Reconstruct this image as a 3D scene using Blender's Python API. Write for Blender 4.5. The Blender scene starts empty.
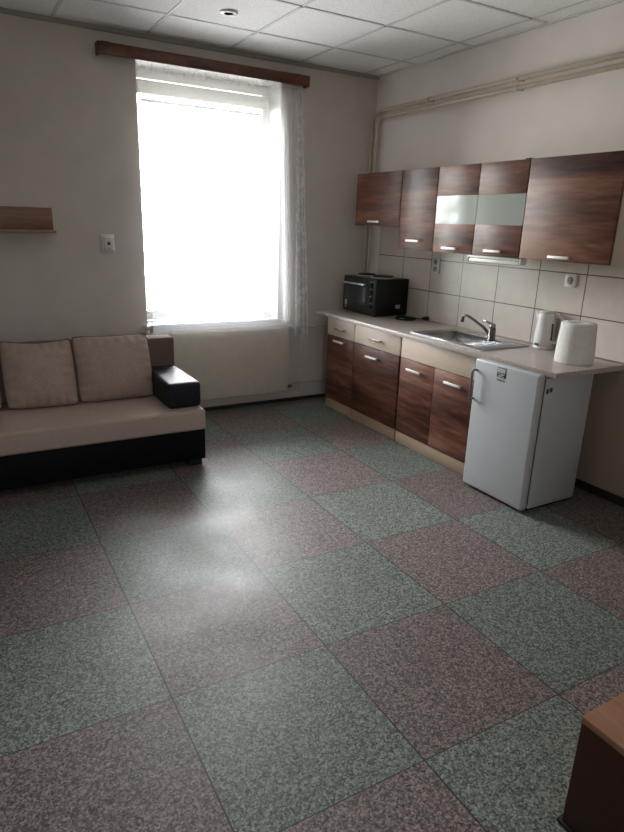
import bpy, bmesh, math, random
from mathutils import Vector, Matrix, noise
random.seed(4)
S = bpy.context.scene
COL = S.collection
PI = math.pi

# ------------------------------------------------------------------ materials
def mat(name):
    m = bpy.data.materials.new(name); m.use_nodes = True
    nt = m.node_tree
    return m, nt, nt.nodes['Principled BSDF']

def node(nt, kind, **kw):
    n = nt.nodes.new(kind)
    for k, v in kw.items():
        if k in n.inputs: n.inputs[k].default_value = v
        else: setattr(n, k, v)
    return n

def ramp(nt, stops, fac):
    r = nt.nodes.new('ShaderNodeValToRGB')
    e = r.color_ramp.elements
    while len(e) < len(stops): e.new(0.5)
    for i, (p, c) in enumerate(stops):
        e[i].position = p; e[i].color = (*c, 1)
    nt.links.new(fac, r.inputs[0]); return r

def plain(name, col, rough=.5, metal=0., var=.06, scale=30., bump=0., spec=.5, bscale=None):
    m, nt, b = mat(name)
    tc = node(nt, 'ShaderNodeTexCoord')
    nz = node(nt, 'ShaderNodeTexNoise', Scale=scale, Detail=4.)
    nt.links.new(tc.outputs['Object'], nz.inputs['Vector'])
    lo = tuple(max(0, c * (1 - var)) for c in col); hi = tuple(min(1, c * (1 + var)) for c in col)
    r = ramp(nt, [(.3, lo), (.7, hi)], nz.outputs['Fac'])
    nt.links.new(r.outputs[0], b.inputs['Base Color'])
    b.inputs['Roughness'].default_value = rough; b.inputs['Metallic'].default_value = metal
    b.inputs['Specular IOR Level'].default_value = spec
    if bump:
        n2 = node(nt, 'ShaderNodeTexNoise', Scale=bscale or scale * 4, Detail=3.)
        nt.links.new(tc.outputs['Object'], n2.inputs['Vector'])
        bp = node(nt, 'ShaderNodeBump', Strength=bump, Distance=.004)
        nt.links.new(n2.outputs['Fac'], bp.inputs['Height']); nt.links.new(bp.outputs[0], b.inputs['Normal'])
    return m

def wood(name, stops, scale, rough=.4, spec=.5):
    """striped grain; scale is small along the grain"""
    m, nt, b = mat(name)
    tc = node(nt, 'ShaderNodeTexCoord'); oi = node(nt, 'ShaderNodeObjectInfo')
    mu = node(nt, 'ShaderNodeMath', operation='MULTIPLY'); mu.inputs[1].default_value = 37.
    nt.links.new(oi.outputs['Random'], mu.inputs[0])
    ad = node(nt, 'ShaderNodeVectorMath', operation='ADD')
    nt.links.new(tc.outputs['Object'], ad.inputs[0]); nt.links.new(mu.outputs[0], ad.inputs[1])
    mp = node(nt, 'ShaderNodeMapping'); mp.inputs['Scale'].default_value = scale
    nt.links.new(ad.outputs[0], mp.inputs['Vector'])
    n1 = node(nt, 'ShaderNodeTexNoise', Scale=1., Detail=5., Roughness=.6, Distortion=.35)
    n2 = node(nt, 'ShaderNodeTexNoise', Scale=7., Detail=4., Roughness=.6)
    for n in (n1, n2): nt.links.new(mp.outputs[0], n.inputs['Vector'])
    mx = node(nt, 'ShaderNodeMix', data_type='FLOAT'); mx.inputs[0].default_value = .3
    nt.links.new(n1.outputs['Fac'], mx.inputs[2]); nt.links.new(n2.outputs['Fac'], mx.inputs[3])
    r = ramp(nt, stops, mx.outputs[0])
    nt.links.new(r.outputs[0], b.inputs['Base Color'])
    b.inputs['Roughness'].default_value = rough; b.inputs['Specular IOR Level'].default_value = spec
    return m

WAL = [(.36, (.026, .008, .006)), (.45, (.075, .024, .014)), (.53, (.145, .054, .032)), (.62, (.255, .118, .078))]
M = {}
M['walnut'] = wood('walnut_laminate', WAL, (6, .65, 5.5), .42, .36)
M['walnut_x'] = wood('walnut_shelf', [(.3, (.14, .075, .052)), (.5, (.26, .145, .100)), (.72, (.36, .22, .155))], (1., 7, 9), .4)
M['mahogany'] = wood('mahogany_pelmet', [(.36, (.030, .008, .006)), (.5, (.105, .030, .016)), (.64, (.19, .064, .032))], (3.0, 8, 8), .35)
M['cherry'] = wood('cherry_veneer', [(.3, (.18, .082, .045)), (.5, (.30, .145, .080)), (.72, (.40, .21, .12))], (9, 1., 1.), .35)
M['plinth'] = wood('plinth_laminate', [(.3, (.44, .32, .22)), (.5, (.50, .37, .26)), (.7, (.56, .43, .31))], (5, .8, 8), .45)
M['cherryshade'] = wood('shaded_cherry_veneer', [(.3, (.026, .009, .006)), (.5, (.048, .017, .011)), (.72, (.07, .028, .018))], (9, 1., 1.), .45, .3)  # cherry for the side panels, their shade put into the colour
M['beige'] = wood('beige_laminate', [(.3, (.58, .47, .37)), (.5, (.63, .52, .42)), (.7, (.68, .58, .48))], (5, .8, 8), .4)
M['worktop'] = plain('stone_laminate', (.48, .42, .385), .32, var=.22, scale=120)
M['white'] = plain('white_enamel', (.50, .52, .54), .32, var=.02, scale=8)
M['whiteplastic'] = plain('white_plastic', (.68, .675, .66), .35, var=.03)
M['cream'] = plain('cream_enamel', (.68, .63, .54), .4, var=.04, scale=14)
M['pipe'] = plain('cream_pipe_paint', (.55, .48, .39), .4, var=.06, scale=14)
M['darkgasket'] = plain('dark_gasket', (.10, .10, .09), .6)
M['black'] = plain('black_enamel', (.005, .0055, .006), .35, var=.2, spec=.3)
M['blackplastic'] = plain('black_plastic', (.010, .010, .011), .45, var=.2, spec=.3)
M['rubber'] = plain('black_rubber', (.006, .006, .006), .7, var=.2)
M['leather'] = plain('black_leatherette', (.007, .009, .016), .5, spec=.3, var=.2, scale=60, bump=.15, bscale=300)
M['leatherdark'] = plain('black_leatherette_base', (.004, .004, .005), .6, spec=.15, var=.2, scale=60, bump=.15, bscale=300)
M['fabric'] = plain('beige_upholstery', (.50, .40, .355), .95, var=.14, scale=160, bump=.35, bscale=420, spec=.15)
M['backfabric'] = plain('brown_upholstery', (.17, .12, .105), .95, var=.12, scale=160, bump=.3, bscale=420, spec=.15)
M['cushion'] = plain('taupe_cord_fabric', (.44, .345, .30), .95, var=.14, scale=110, bump=.4, bscale=260, spec=.15)
M['handle'] = plain('satin_aluminium', (.80, .79, .78), .45, .25, var=.03)
M['chrome'] = plain('brushed_chrome', (.72, .71, .70), .28, 1., var=.05)
M['greymetal'] = plain('grey_metal', (.30, .30, .31), .35, 1., var=.06)
M['darkmetal'] = plain('dark_handle_metal', (.12, .12, .13), .35, .8, var=.1)
M['steel'] = plain('stainless_steel', (.42, .42, .43), .36, 1., var=.05, scale=60)
M['iron'] = plain('cast_iron_hotplate', (.035, .034, .034), .5, .6, var=.2)
M['paper'] = plain('white_paper', (.76, .75, .71), .95, var=.05, scale=40, bump=.3, bscale=130, spec=.1)
M['hole'] = plain('cardboard_core', (.30, .25, .20), .9)
M['sponge'] = plain('green_sponge', (.10, .11, .05), .95, var=.3, scale=90, bump=.5)
M['sticker'] = plain('silver_sticker', (.45, .45, .44), .5, var=.1, scale=90)
M['ink'] = plain('dark_ink', (.03, .03, .035), .5)
M['well'] = plain('grey_socket_well', (.30, .29, .27), .5)
M['gauge'] = plain('smoked_gauge', (.08, .08, .085), .2)
M['lens'] = plain('frosted_lamp_lens', (.72, .72, .68), .35, var=.04)
M['sill'] = plain('white_sill', (.74, .76, .78), .35, var=.03)
M['frame'] = plain('white_window_plastic', (.84, .84, .83), .35, var=.02)
M['blind'] = plain('beige_blind', (.74, .71, .63), .7, var=.04)
M['baseb'] = plain('dark_baseboard_paint', (.035, .03, .028), .5, var=.15)
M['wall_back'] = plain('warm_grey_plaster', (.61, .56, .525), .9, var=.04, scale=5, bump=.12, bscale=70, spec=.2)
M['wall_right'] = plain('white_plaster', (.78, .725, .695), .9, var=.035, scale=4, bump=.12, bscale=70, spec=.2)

def make_floor():
    m, nt, b = mat('terrazzo_tiles')
    L = nt.links
    tc = node(nt, 'ShaderNodeTexCoord')
    mp = node(nt, 'ShaderNodeMapping', vector_type='TEXTURE')
    mp.inputs['Location'].default_value = (-2.2225, -2.4834, 0)
    mp.inputs['Rotation'].default_value = (0, 0, -.0052)
    mp.inputs['Scale'].default_value = (.5953, .5923, 1)
    L.new(tc.outputs['Object'], mp.inputs['Vector'])
    sp = node(nt, 'ShaderNodeSeparateXYZ'); L.new(mp.outputs[0], sp.inputs[0])
    def math_(op, a, bv=None, c=None):
        n = node(nt, 'ShaderNodeMath', operation=op)
        for i, v in enumerate((a, bv, c)):
            if v is None: continue
            if isinstance(v, (int, float)): n.inputs[i].default_value = v
            else: L.new(v, n.inputs[i])
        return n.outputs[0]
    fx = math_('FLOOR', sp.outputs[0]); fy = math_('FLOOR', sp.outputs[1])
    s = math_('ADD', fx, fy); par = math_('FLOORED_MODULO', s, 2.)      # (0,-1) is green -> odd
    green = math_('GREATER_THAN', par, .5)
    # distance to the joints
    def joint(o, w):
        fr = math_('FRACT', o); d = math_('MINIMUM', fr, math_('SUBTRACT', 1., fr))
        return math_('LESS_THAN', d, w)
    jx = joint(sp.outputs[0], .0042); jy = joint(sp.outputs[1], .0034)
    j = math_('MAXIMUM', jx, math_('MULTIPLY', jy, .9))
    # speckle
    n1 = node(nt, 'ShaderNodeTexNoise', Scale=60., Detail=3., Roughness=.7)
    n2 = node(nt, 'ShaderNodeTexVoronoi', Scale=175.)
    n3 = node(nt, 'ShaderNodeTexNoise', Scale=2.2, Detail=3.)
    for n in (n1, n2, n3): L.new(tc.outputs['Object'], n.inputs['Vector'])
    sc_ = node(nt, 'ShaderNodeSeparateColor'); L.new(n2.outputs['Color'], sc_.inputs[0])
    gr = math_('ADD', math_('MULTIPLY', sc_.outputs[0], .75), math_('MULTIPLY', math_('SUBTRACT', n1.outputs['Fac'], .35), .85))
    g = ramp(nt, [(.08, (.026, .034, .029)), (.36, (.092, .116, .098)), (.62, (.180, .210, .180)), (.95, (.35, .375, .325))], gr)
    p = ramp(nt, [(.08, (.036, .027, .026)), (.36, (.115, .088, .083)), (.62, (.21, .168, .155)), (.95, (.38, .32, .297))], gr)
    mx = node(nt, 'ShaderNodeMix', data_type='RGBA')
    L.new(green, mx.inputs[0]); L.new(p.outputs[0], mx.inputs[6]); L.new(g.outputs[0], mx.inputs[7])
    # stone chips: a few random light and dark grains
    cr = ramp(nt, [(0., (.55, .55, .55)), (.5, (1, 1, 1)), (.9, (1.0, 1.0, 1.0)), (1., (1.5, 1.45, 1.4))], n2.outputs['Color'])
    m2 = node(nt, 'ShaderNodeMix', data_type='RGBA', blend_type='MULTIPLY'); m2.inputs[0].default_value = .0
    L.new(mx.outputs[2], m2.inputs[6]); L.new(cr.outputs[0], m2.inputs[7])
    # each tile a little lighter or darker
    cmb = node(nt, 'ShaderNodeCombineXYZ'); L.new(fx, cmb.inputs[0]); L.new(fy, cmb.inputs[1])
    wn = node(nt, 'ShaderNodeTexWhiteNoise', noise_dimensions='2D'); L.new(cmb.outputs[0], wn.inputs['Vector'])
    tv = ramp(nt, [(0, (.88, .88, .88)), (1, (1.1, 1.1, 1.1))], wn.outputs['Value'])
    m3 = node(nt, 'ShaderNodeMix', data_type='RGBA', blend_type='MULTIPLY'); m3.inputs[0].default_value = 1.
    L.new(m2.outputs[2], m3.inputs[6]); L.new(tv.outputs[0], m3.inputs[7])
    # two small scuffs
    prev = m3.outputs[2]
    for (sx, sy, rx, ry) in ((-2.60, -2.80, .035, .028), (-2.425, -2.53, .03, .018)):
        mm = node(nt, 'ShaderNodeMapping', vector_type='TEXTURE')
        mm.inputs['Location'].default_value = (sx, sy, 0); mm.inputs['Scale'].default_value = (rx, ry, 1)
        L.new(tc.outputs['Object'], mm.inputs['Vector'])
        ln = node(nt, 'ShaderNodeVectorMath', operation='LENGTH'); L.new(mm.outputs[0], ln.inputs[0])
        nn = math_('ADD', ln.outputs['Value'], math_('MULTIPLY', n1.outputs['Fac'], .8))
        k = ramp(nt, [(.0, (1, 1, 1)), (1., (0, 0, 0))], math_('SUBTRACT', nn, .4))
        mq = node(nt, 'ShaderNodeMix', data_type='RGBA'); mq.inputs[7].default_value = (.055, .048, .04, 1)
        L.new(math_('MULTIPLY', k.outputs[0], .6), mq.inputs[0]); L.new(prev, mq.inputs[6]); prev = mq.outputs[2]
    m4 = node(nt, 'ShaderNodeMix', data_type='RGBA'); m4.inputs[7].default_value = (.012, .014, .013, 1)
    L.new(j, m4.inputs[0]); L.new(prev, m4.inputs[6])
    L.new(m4.outputs[2], b.inputs['Base Color'])
    rr = ramp(nt, [(.3, (.44, .44, .44)), (.7, (.60, .60, .60))], n3.outputs['Fac'])
    L.new(rr.outputs[0], b.inputs['Roughness'])
    bp = node(nt, 'ShaderNodeBump', Strength=.12, Distance=.002)
    L.new(n1.outputs['Fac'], bp.inputs['Height']); L.new(bp.outputs[0], b.inputs['Normal'])
    b.inputs['Specular IOR Level'].default_value = .5
    return m
M['floor'] = make_floor()

def make_grid(name, loc, scale, axes, col, jcol, w, rough, speck=0., bump=0., spec=.5):
    """rectangular tiles on a plane: axes picks the two object coordinates"""
    m, nt, b = mat(name); L = nt.links
    tc = node(nt, 'ShaderNodeTexCoord')
    mp = node(nt, 'ShaderNodeMapping', vector_type='TEXTURE')
    mp.inputs['Location'].default_value = loc; mp.inputs['Scale'].default_value = scale
    L.new(tc.outputs['Object'], mp.inputs['Vector'])
    sp = node(nt, 'ShaderNodeSeparateXYZ'); L.new(mp.outputs[0], sp.inputs[0])
    outs = []; fl = []
    for a in axes:
        f = node(nt, 'ShaderNodeMath', operation='FRACT'); L.new(sp.outputs[a], f.inputs[0])
        i = node(nt, 'ShaderNodeMath', operation='SUBTRACT'); i.inputs[0].default_value = 1.; L.new(f.outputs[0], i.inputs[1])
        d = node(nt, 'ShaderNodeMath', operation='MINIMUM'); L.new(f.outputs[0], d.inputs[0]); L.new(i.outputs[0], d.inputs[1])
        q = node(nt, 'ShaderNodeMath', operation='MULTIPLY'); q.inputs[1].default_value = scale[a]; L.new(d.outputs[0], q.inputs[0])
        outs.append(q.outputs[0])
        g = node(nt, 'ShaderNodeMath', operation='FLOOR'); L.new(sp.outputs[a], g.inputs[0]); fl.append(g.outputs[0])
    mn = node(nt, 'ShaderNodeMath', operation='MINIMUM'); L.new(outs[0], mn.inputs[0]); L.new(outs[1], mn.inputs[1])
    lt = node(nt, 'ShaderNodeMath', operation='LESS_THAN'); lt.inputs[1].default_value = w; L.new(mn.outputs[0], lt.inputs[0])
    cmb = node(nt, 'ShaderNodeCombineXYZ'); L.new(fl[0], cmb.inputs[0]); L.new(fl[1], cmb.inputs[1])
    wn = node(nt, 'ShaderNodeTexWhiteNoise', noise_dimensions='2D'); L.new(cmb.outputs[0], wn.inputs['Vector'])
    nz = node(nt, 'ShaderNodeTexNoise', Scale=140. if speck else 12., Detail=3.); L.new(tc.outputs['Object'], nz.inputs['Vector'])
    v = ramp(nt, [(0, tuple(c * .95 for c in col)), (1, tuple(c * 1.04 for c in col))], wn.outputs['Value'])
    k = max(speck, .05)
    v2 = ramp(nt, [(.35, (1 - k,) * 3), (.65, (1 + k * .3,) * 3)], nz.outputs['Fac'])
    mu = node(nt, 'ShaderNodeMix', data_type='RGBA', blend_type='MULTIPLY'); mu.inputs[0].default_value = 1.
    L.new(v.outputs[0], mu.inputs[6]); L.new(v2.outputs[0], mu.inputs[7])
    mx = node(nt, 'ShaderNodeMix', data_type='RGBA'); mx.inputs[7].default_value = (*jcol, 1)
    L.new(lt.outputs[0], mx.inputs[0]); L.new(mu.outputs[2], mx.inputs[6])
    L.new(mx.outputs[2], b.inputs['Base Color']); b.inputs['Roughness'].default_value = rough
    b.inputs['Specular IOR Level'].default_value = spec
    return m
M['tiles'] = make_grid('cream_wall_tiles', (0, -.190, 1.302), (1, .3535, .2445), (1, 2), (.62, .565, .51), (.14, .095, .075), .0035, .25)
M['ceiling'] = plain('ceiling_board', (.87, .87, .86), .95, var=.12, scale=130, bump=.3, bscale=160, spec=.1)
M['tbar'] = plain('ceiling_bar', (.62, .62, .605), .6, var=.03)
M['tbar_shade'] = plain('shaded_edge_bar', (.34, .33, .31), .7, var=.05)  # edge angle with the wall-top shadow line put into its colour

def make_glass(name, tint=(.96, .98, .97), refl=1.):
    m = bpy.data.materials.new(name); m.use_nodes = True
    nt = m.node_tree; nt.nodes.clear()
    o = node(nt, 'ShaderNodeOutputMaterial'); t = node(nt, 'ShaderNodeBsdfTransparent'); g = node(nt, 'ShaderNodeBsdfGlossy')
    t.inputs['Color'].default_value = (*tint, 1); g.inputs['Roughness'].default_value = .02
    f = node(nt, 'ShaderNodeFresnel'); f.inputs['IOR'].default_value = 1.45
    mx = node(nt, 'ShaderNodeMixShader')
    nt.links.new(f.outputs[0], mx.inputs[0]); nt.links.new(t.outputs[0], mx.inputs[1]); nt.links.new(g.outputs[0], mx.inputs[2])
    nt.links.new(mx.outputs[0], o.inputs[0])
    return m
M['glass'] = make_glass('window_glass')
M['ovenglass'] = plain('dark_oven_glass', (.012, .020, .018), .08, var=.1)

m, nt, b = mat('milky_cabinet_glass')
tc = node(nt, 'ShaderNodeTexCoord'); nz = node(nt, 'ShaderNodeTexNoise', Scale=3.); nt.links.new(tc.outputs['Object'], nz.inputs[0])
r = ramp(nt, [(.3, (.34, .37, .335)), (.7, (.39, .42, .38))], nz.outputs['Fac']); nt.links.new(r.outputs[0], b.inputs['Base Color'])
b.inputs['Roughness'].default_value = .04; b.inputs['Specular IOR Level'].default_value = .34
M['milkglass'] = m

def make_sheer(name, base, lace, header=False):
    m = bpy.data.materials.new(name); m.use_nodes = True
    nt = m.node_tree; nt.nodes.clear(); L = nt.links
    o = node(nt, 'ShaderNodeOutputMaterial'); t = node(nt, 'ShaderNodeBsdfTransparent')
    d = node(nt, 'ShaderNodeBsdfDiffuse'); d.inputs['Color'].default_value = (.93, .93, .95, 1)
    tr = node(nt, 'ShaderNodeBsdfTranslucent'); tr.inputs['Color'].default_value = (.93, .93, .95, 1)
    if header:
        d.inputs['Color'].default_value = (.78, .70, .69, 1); tr.inputs['Color'].default_value = (.78, .70, .69, 1)
    m1 = node(nt, 'ShaderNodeMixShader'); m1.inputs[0].default_value = .6
    L.new(d.outputs[0], m1.inputs[1]); L.new(tr.outputs[0], m1.inputs[2])
    tc = node(nt, 'ShaderNodeTexCoord')
    mp = node(nt, 'ShaderNodeMapping'); mp.inputs['Scale'].default_value = (1, 0, .55)
    L.new(tc.outputs['Object'], mp.inputs[0])
    n = node(nt, 'ShaderNodeTexNoise', Scale=34., Detail=3., Distortion=1.2); L.new(mp.outputs[0], n.inputs['Vector'])
    r = ramp(nt, [(.50, (base,) * 3), (.60, (lace,) * 3)], n.outputs['Fac'])
    mx = node(nt, 'ShaderNodeMixShader')
    L.new(r.outputs[0], mx.inputs[0]); L.new(t.outputs[0], mx.inputs[1]); L.new(m1.outputs[0], mx.inputs[2])
    L.new(mx.outputs[0], o.inputs[0])
    return m
M['sheer'] = make_sheer('sheer_voile', .20, .225)
M['lace'] = make_sheer('sheer_lace', .34, .48)
M['header'] = make_sheer('curtain_heading', .12, .26, True)
M['fold'] = make_sheer('curtain_fold', .36, .40)

# ------------------------------------------------------------------ mesh helpers
class MB:
    """collects shapes in world coordinates; build() links them as ONE mesh"""
    def __init__(s): s.bm = bmesh.new()
    def _merge(s, b2, smooth):
        for f in b2.faces: f.smooth = smooth
        me = bpy.data.meshes.new('tmp'); b2.to_mesh(me); b2.free()
        s.bm.from_mesh(me); bpy.data.meshes.remove(me); return s
    def box(s, x0, x1, y0, y1, z0, z1, bev=0., seg=2, smooth=None):
        b2 = bmesh.new(); bmesh.ops.create_cube(b2, size=1)
        dx, dy, dz = abs(x1 - x0), abs(y1 - y0), abs(z1 - z0)
        for v in b2.verts: v.co = Vector(((x0 + x1) / 2 + v.co.x * dx, (y0 + y1) / 2 + v.co.y * dy, (z0 + z1) / 2 + v.co.z * dz))
        if bev:
            bmesh.ops.bevel(b2, geom=b2.edges[:], offset=min(bev, .49 * min(dx, dy, dz)), segments=seg, affect='EDGES', profile=.5)
        return s._merge(b2, bool(bev) if smooth is None else smooth)
    def cyl(s, p0, p1, r0, r1=None, n=24, smooth=True):
        r1 = r0 if r1 is None else r1
        p0, p1 = Vector(p0), Vector(p1); d = p1 - p0
        b2 = bmesh.new(); bmesh.ops.create_cone(b2, cap_ends=True, segments=n, radius1=r0, radius2=r1, depth=d.length)
        q = Vector((0, 0, 1)).rotation_difference(d.normalized())
        bmesh.ops.transform(b2, matrix=Matrix.Translation((p0 + p1) / 2) @ q.to_matrix().to_4x4(), verts=b2.verts)
        return s._merge(b2, smooth)
    def tube(s, pts, r, n=12):
        pts = [Vector(p) for p in pts]; b2 = bmesh.new(); rings = []
        up = Vector((.123, .3, .94)).normalized()
        for i, p in enumerate(pts):
            d = (pts[min(i + 1, len(pts) - 1)] - pts[max(i - 1, 0)]).normalized()
            a = d.cross(up).normalized(); c = d.cross(a).normalized()
            rr = r[i] if isinstance(r, (list, tuple)) else r
            rings.append([b2.verts.new(p + a * rr * math.cos(2 * PI * k / n) + c * rr * math.sin(2 * PI * k / n)) for k in range(n)])
        for A, B in zip(rings, rings[1:]):
            for k in range(n): b2.faces.new((A[k], A[(k + 1) % n], B[(k + 1) % n], B[k]))
        b2.faces.new(rings[0]); b2.faces.new(rings[-1][::-1])
        bmesh.ops.recalc_face_normals(b2, faces=b2.faces[:])
        return s._merge(b2, True)
    def lathe(s, prof, c, n=40, sx=1., sy=1.):
        """prof: (radius, z) pairs from bottom to top, closed at both ends"""
        b2 = bmesh.new(); rings = []
        for r, z in prof:
            rings.append([b2.verts.new((c[0] + r * sx * math.cos(2 * PI * k / n), c[1] + r * sy * math.sin(2 * PI * k / n), c[2] + z)) for k in range(n)])
        for A, B in zip(rings, rings[1:]):
            for k in range(n): b2.faces.new((A[k], A[(k + 1) % n], B[(k + 1) % n], B[k]))
        b2.faces.new(rings[0][::-1]); b2.faces.new(rings[-1])
        bmesh.ops.recalc_face_normals(b2, faces=b2.faces[:])
        return s._merge(b2, True)
    def quads(s, V, F, smooth=False):
        b2 = bmesh.new(); vs = [b2.verts.new(v) for v in V]
        for f in F: b2.faces.new([vs[i] for i in f])
        bmesh.ops.recalc_face_normals(b2, faces=b2.faces[:])
        return s._merge(b2, smooth)
    def build(s, name, material, parent=None, origin=None, auto=True):
        o_ = Vector(origin) if origin is not None else (world_of(parent) if parent is not None else Vector((0, 0, 0)))
        for v in s.bm.verts: v.co -= o_
        me = bpy.data.meshes.new(name); s.bm.to_mesh(me); s.bm.free()
        me.materials.append(material)
        ob = bpy.data.objects.new(name, me); COL.objects.link(ob)
        if parent is not None:
            ob.parent = parent; ob.location = o_ - world_of(parent)
        else: ob.location = o_
        return ob

def world_of(o):
    v = Vector((0, 0, 0))
    while o is not None: v += o.location; o = o.parent
    return v

def thing(name, label, cat, loc, group=None):
    o = bpy.data.objects.new(name, None); COL.objects.link(o)
    o.location = loc; o.empty_display_size = .1
    o['label'] = label; o['category'] = cat
    if group: o['group'] = group
    return o
def tag(o, label, cat, group=None):
    o['label'] = label; o['category'] = cat
    if group: o['group'] = group
    return o
def struct(o, label=None):
    o['kind'] = 'structure'
    if label: o['label'] = label
    return o

H = 2.736
XL, YF = -4.7, -6.3          # far left wall, wall behind the camera

# ------------------------------------------------------------------ the room
struct(MB().box(XL - .2, .2, YF - .2, .4, -.12, 0).build('floor', M['floor']))
c = struct(MB().box(XL - .2, .2, YF - .2, .4, H, H + .15).build('ceiling', M['ceiling']))
t = MB()
for k in range(8):
    x = -.15 - .6 * k
    if x > XL: t.box(x - .010, x + .010, YF, 0, H - .004, H)
for k in range(11):
    y = -.515 - .62 * k + (.0 if k == 0 else .0)
    if y > YF: t.box(XL, 0, y - .010, y + .010, H - .004, H)
struct(t.build('trim_1', M['tbar']))
e = MB()
e.box(XL, 0, -.022, 0, H - .028, H - .0005)
struct(e.build('trim_2', M['tbar_shade']))
struct(MB().box(-.022, 0, YF, -.022, H - .010, H - .0005).build('trim_4', M['tbar']))
# back wall with the window opening
wx0, wx1, wz0, wz1 = -2.03, -.90, .745, 2.585
w = MB()
w.box(XL - .2, wx0, 0, .4, 0, H); w.box(wx1, .2, 0, .4, 0, H)
w.box(wx0, wx1, 0, .4, 0, wz0 - .018); w.box(wx0, wx1, 0, .4, wz1, H)
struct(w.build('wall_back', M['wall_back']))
rv = MB().box(wx0, wx0 + .004, .002, .4, wz0, wz1).box(wx1 - .004, wx1, .002, .4, wz0, wz1).box(wx0 + .004, wx1 - .004, .002, .4, wz1 - .004, wz1)
struct(rv.build('trim_3', M['frame']))
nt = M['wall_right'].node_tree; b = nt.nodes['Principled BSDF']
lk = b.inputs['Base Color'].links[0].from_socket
low_tan = M['wall_right'].copy(); low_tan.name = 'plaster_tan_below'
nt = low_tan.node_tree; b = nt.nodes['Principled BSDF']; lk = b.inputs['Base Color'].links[0].from_socket
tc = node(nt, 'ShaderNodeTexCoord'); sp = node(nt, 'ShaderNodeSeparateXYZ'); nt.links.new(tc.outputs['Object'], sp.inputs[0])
lt = node(nt, 'ShaderNodeMath', operation='LESS_THAN'); lt.inputs[1].default_value = .80; nt.links.new(sp.outputs[2], lt.inputs[0])  # plaster turns tan below worktop height
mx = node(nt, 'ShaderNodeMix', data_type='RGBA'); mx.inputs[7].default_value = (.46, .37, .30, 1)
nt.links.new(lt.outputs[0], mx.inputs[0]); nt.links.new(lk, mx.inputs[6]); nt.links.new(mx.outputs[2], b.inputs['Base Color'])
wr = struct(MB().box(0, .2, YF - .2, 0, 0, H).build('wall_right', low_tan))
struct(MB().box(XL - .2, XL, YF - .2, 0, 0, H).build('wall_left', M['wall_right']))
fx0, fx1, fz0, fz1 = -3.6, -3.0, 1.5, 2.2  # unseen window added behind the camera to give fill light
wf = MB().box(XL, fx0, YF - .2, YF, 0, H).box(fx1, 0, YF - .2, YF, 0, H).box(fx0, fx1, YF - .2, YF, 0, fz0).box(fx0, fx1, YF - .2, YF, fz1, H)
struct(wf.build('wall_front', M['wall_right']))
w2 = MB()
for (a, b_, c_, d_) in ((fx0, fx1, fz0, fz0 + .07), (fx0, fx1, fz1 - .07, fz1), (fx0, fx0 + .06, fz0 + .07, fz1 - .07), (fx1 - .06, fx1, fz0 + .07, fz1 - .07), ((fx0 + fx1) / 2 - .04, (fx0 + fx1) / 2 + .04, fz0 + .07, fz1 - .07)):
    w2.box(a, b_, YF - .16, YF - .10, c_, d_, .004)
w2 = struct(w2.build('fill_window', M['frame']))
MB().box(fx0 + .06, fx1 - .06, YF - .132, YF - .126, fz0 + .07, fz1 - .07).build('pane', M['glass'], w2)
struct(MB().box(-.008, 0, -4.2, -.190, .80, 1.546).build('wall_tiles', M['tiles']), 'cream rectangular wall tiles behind the kitchen worktop')
struct(MB().box(-.016, 0, YF, -.55, 0, .052, .003).build('baseboard_right', M['baseb']))
struct(MB().box(XL, -.001, -.012, 0, 0, .028, .003).build('baseboard_back', M['baseb']))

# window
win = struct(MB().box(wx0, wx1, .24, .30, wz0, wz0 + .075, .004).box(wx0, wx1, .24, .30, wz1 - .075, wz1, .004)
             .box(wx0, wx0 + .05, .24, .30, wz0 + .07, wz1 - .07, .004).box(wx1 - .05, wx1, .24, .30, wz0 + .07, wz1 - .07, .004)
             .build('window_1', M['frame']))
pane = MB().box(wx0 + .045, wx1 - .045, .268, .274, wz0 + .07, wz1 - .07).build('pane', M['glass'], win)
MB().box(wx0 + .012, wx1 - .012, .19, .238, 2.405, 2.495, .006).build('blind_cassette', M['blind'], win)
MB().box(wx0 + .085, wx1 - .085, .205, .232, 2.352, 2.374, .004).build('blind_bottom_bar', M['blind'], win)
struct(MB().box(wx0, wx1, -.060, .24, wz0 - .018, wz0, .004).box(wx0 - .02, wx1 + .055, -.060, -.0005, wz0 - .018, wz0, .004).build('window_sill', M['sill']))

# ------------------------------------------------------------------ curtain and pelmet
v = thing('curtain_pelmet', 'long dark red-brown wooden pelmet mounted over the window', 'curtain pelmet', (-1.5, 0, 2.555))
MB().box(-2.292, -.695, -.080, -.064, 2.558, 2.633, .003).build('front_board', M['mahogany'], v)
MB().box(-2.292, -2.275, -.0635, 0, 2.558, 2.633, .002).build('end_board', M['mahogany'], v)
MB().box(-.712, -.695, -.0635, 0, 2.558, 2.633, .002).build('end_board', M['mahogany'], v)
MB().box(-2.274, -.713, -.0635, 0, 2.622, 2.631, .001).build('top_board', M['mahogany'], v)
MB().cyl((-2.273, -.036, 2.605), (-.714, -.036, 2.605), .008, n=12).build('curtain_rail', M['whiteplastic'], v)
for x in (-2.235, -.80):
    MB().box(x - .03, x + .03, -.07, -.02, 2.6335, 2.638, .001).build('bracket', M['mahogany'], v)

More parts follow.
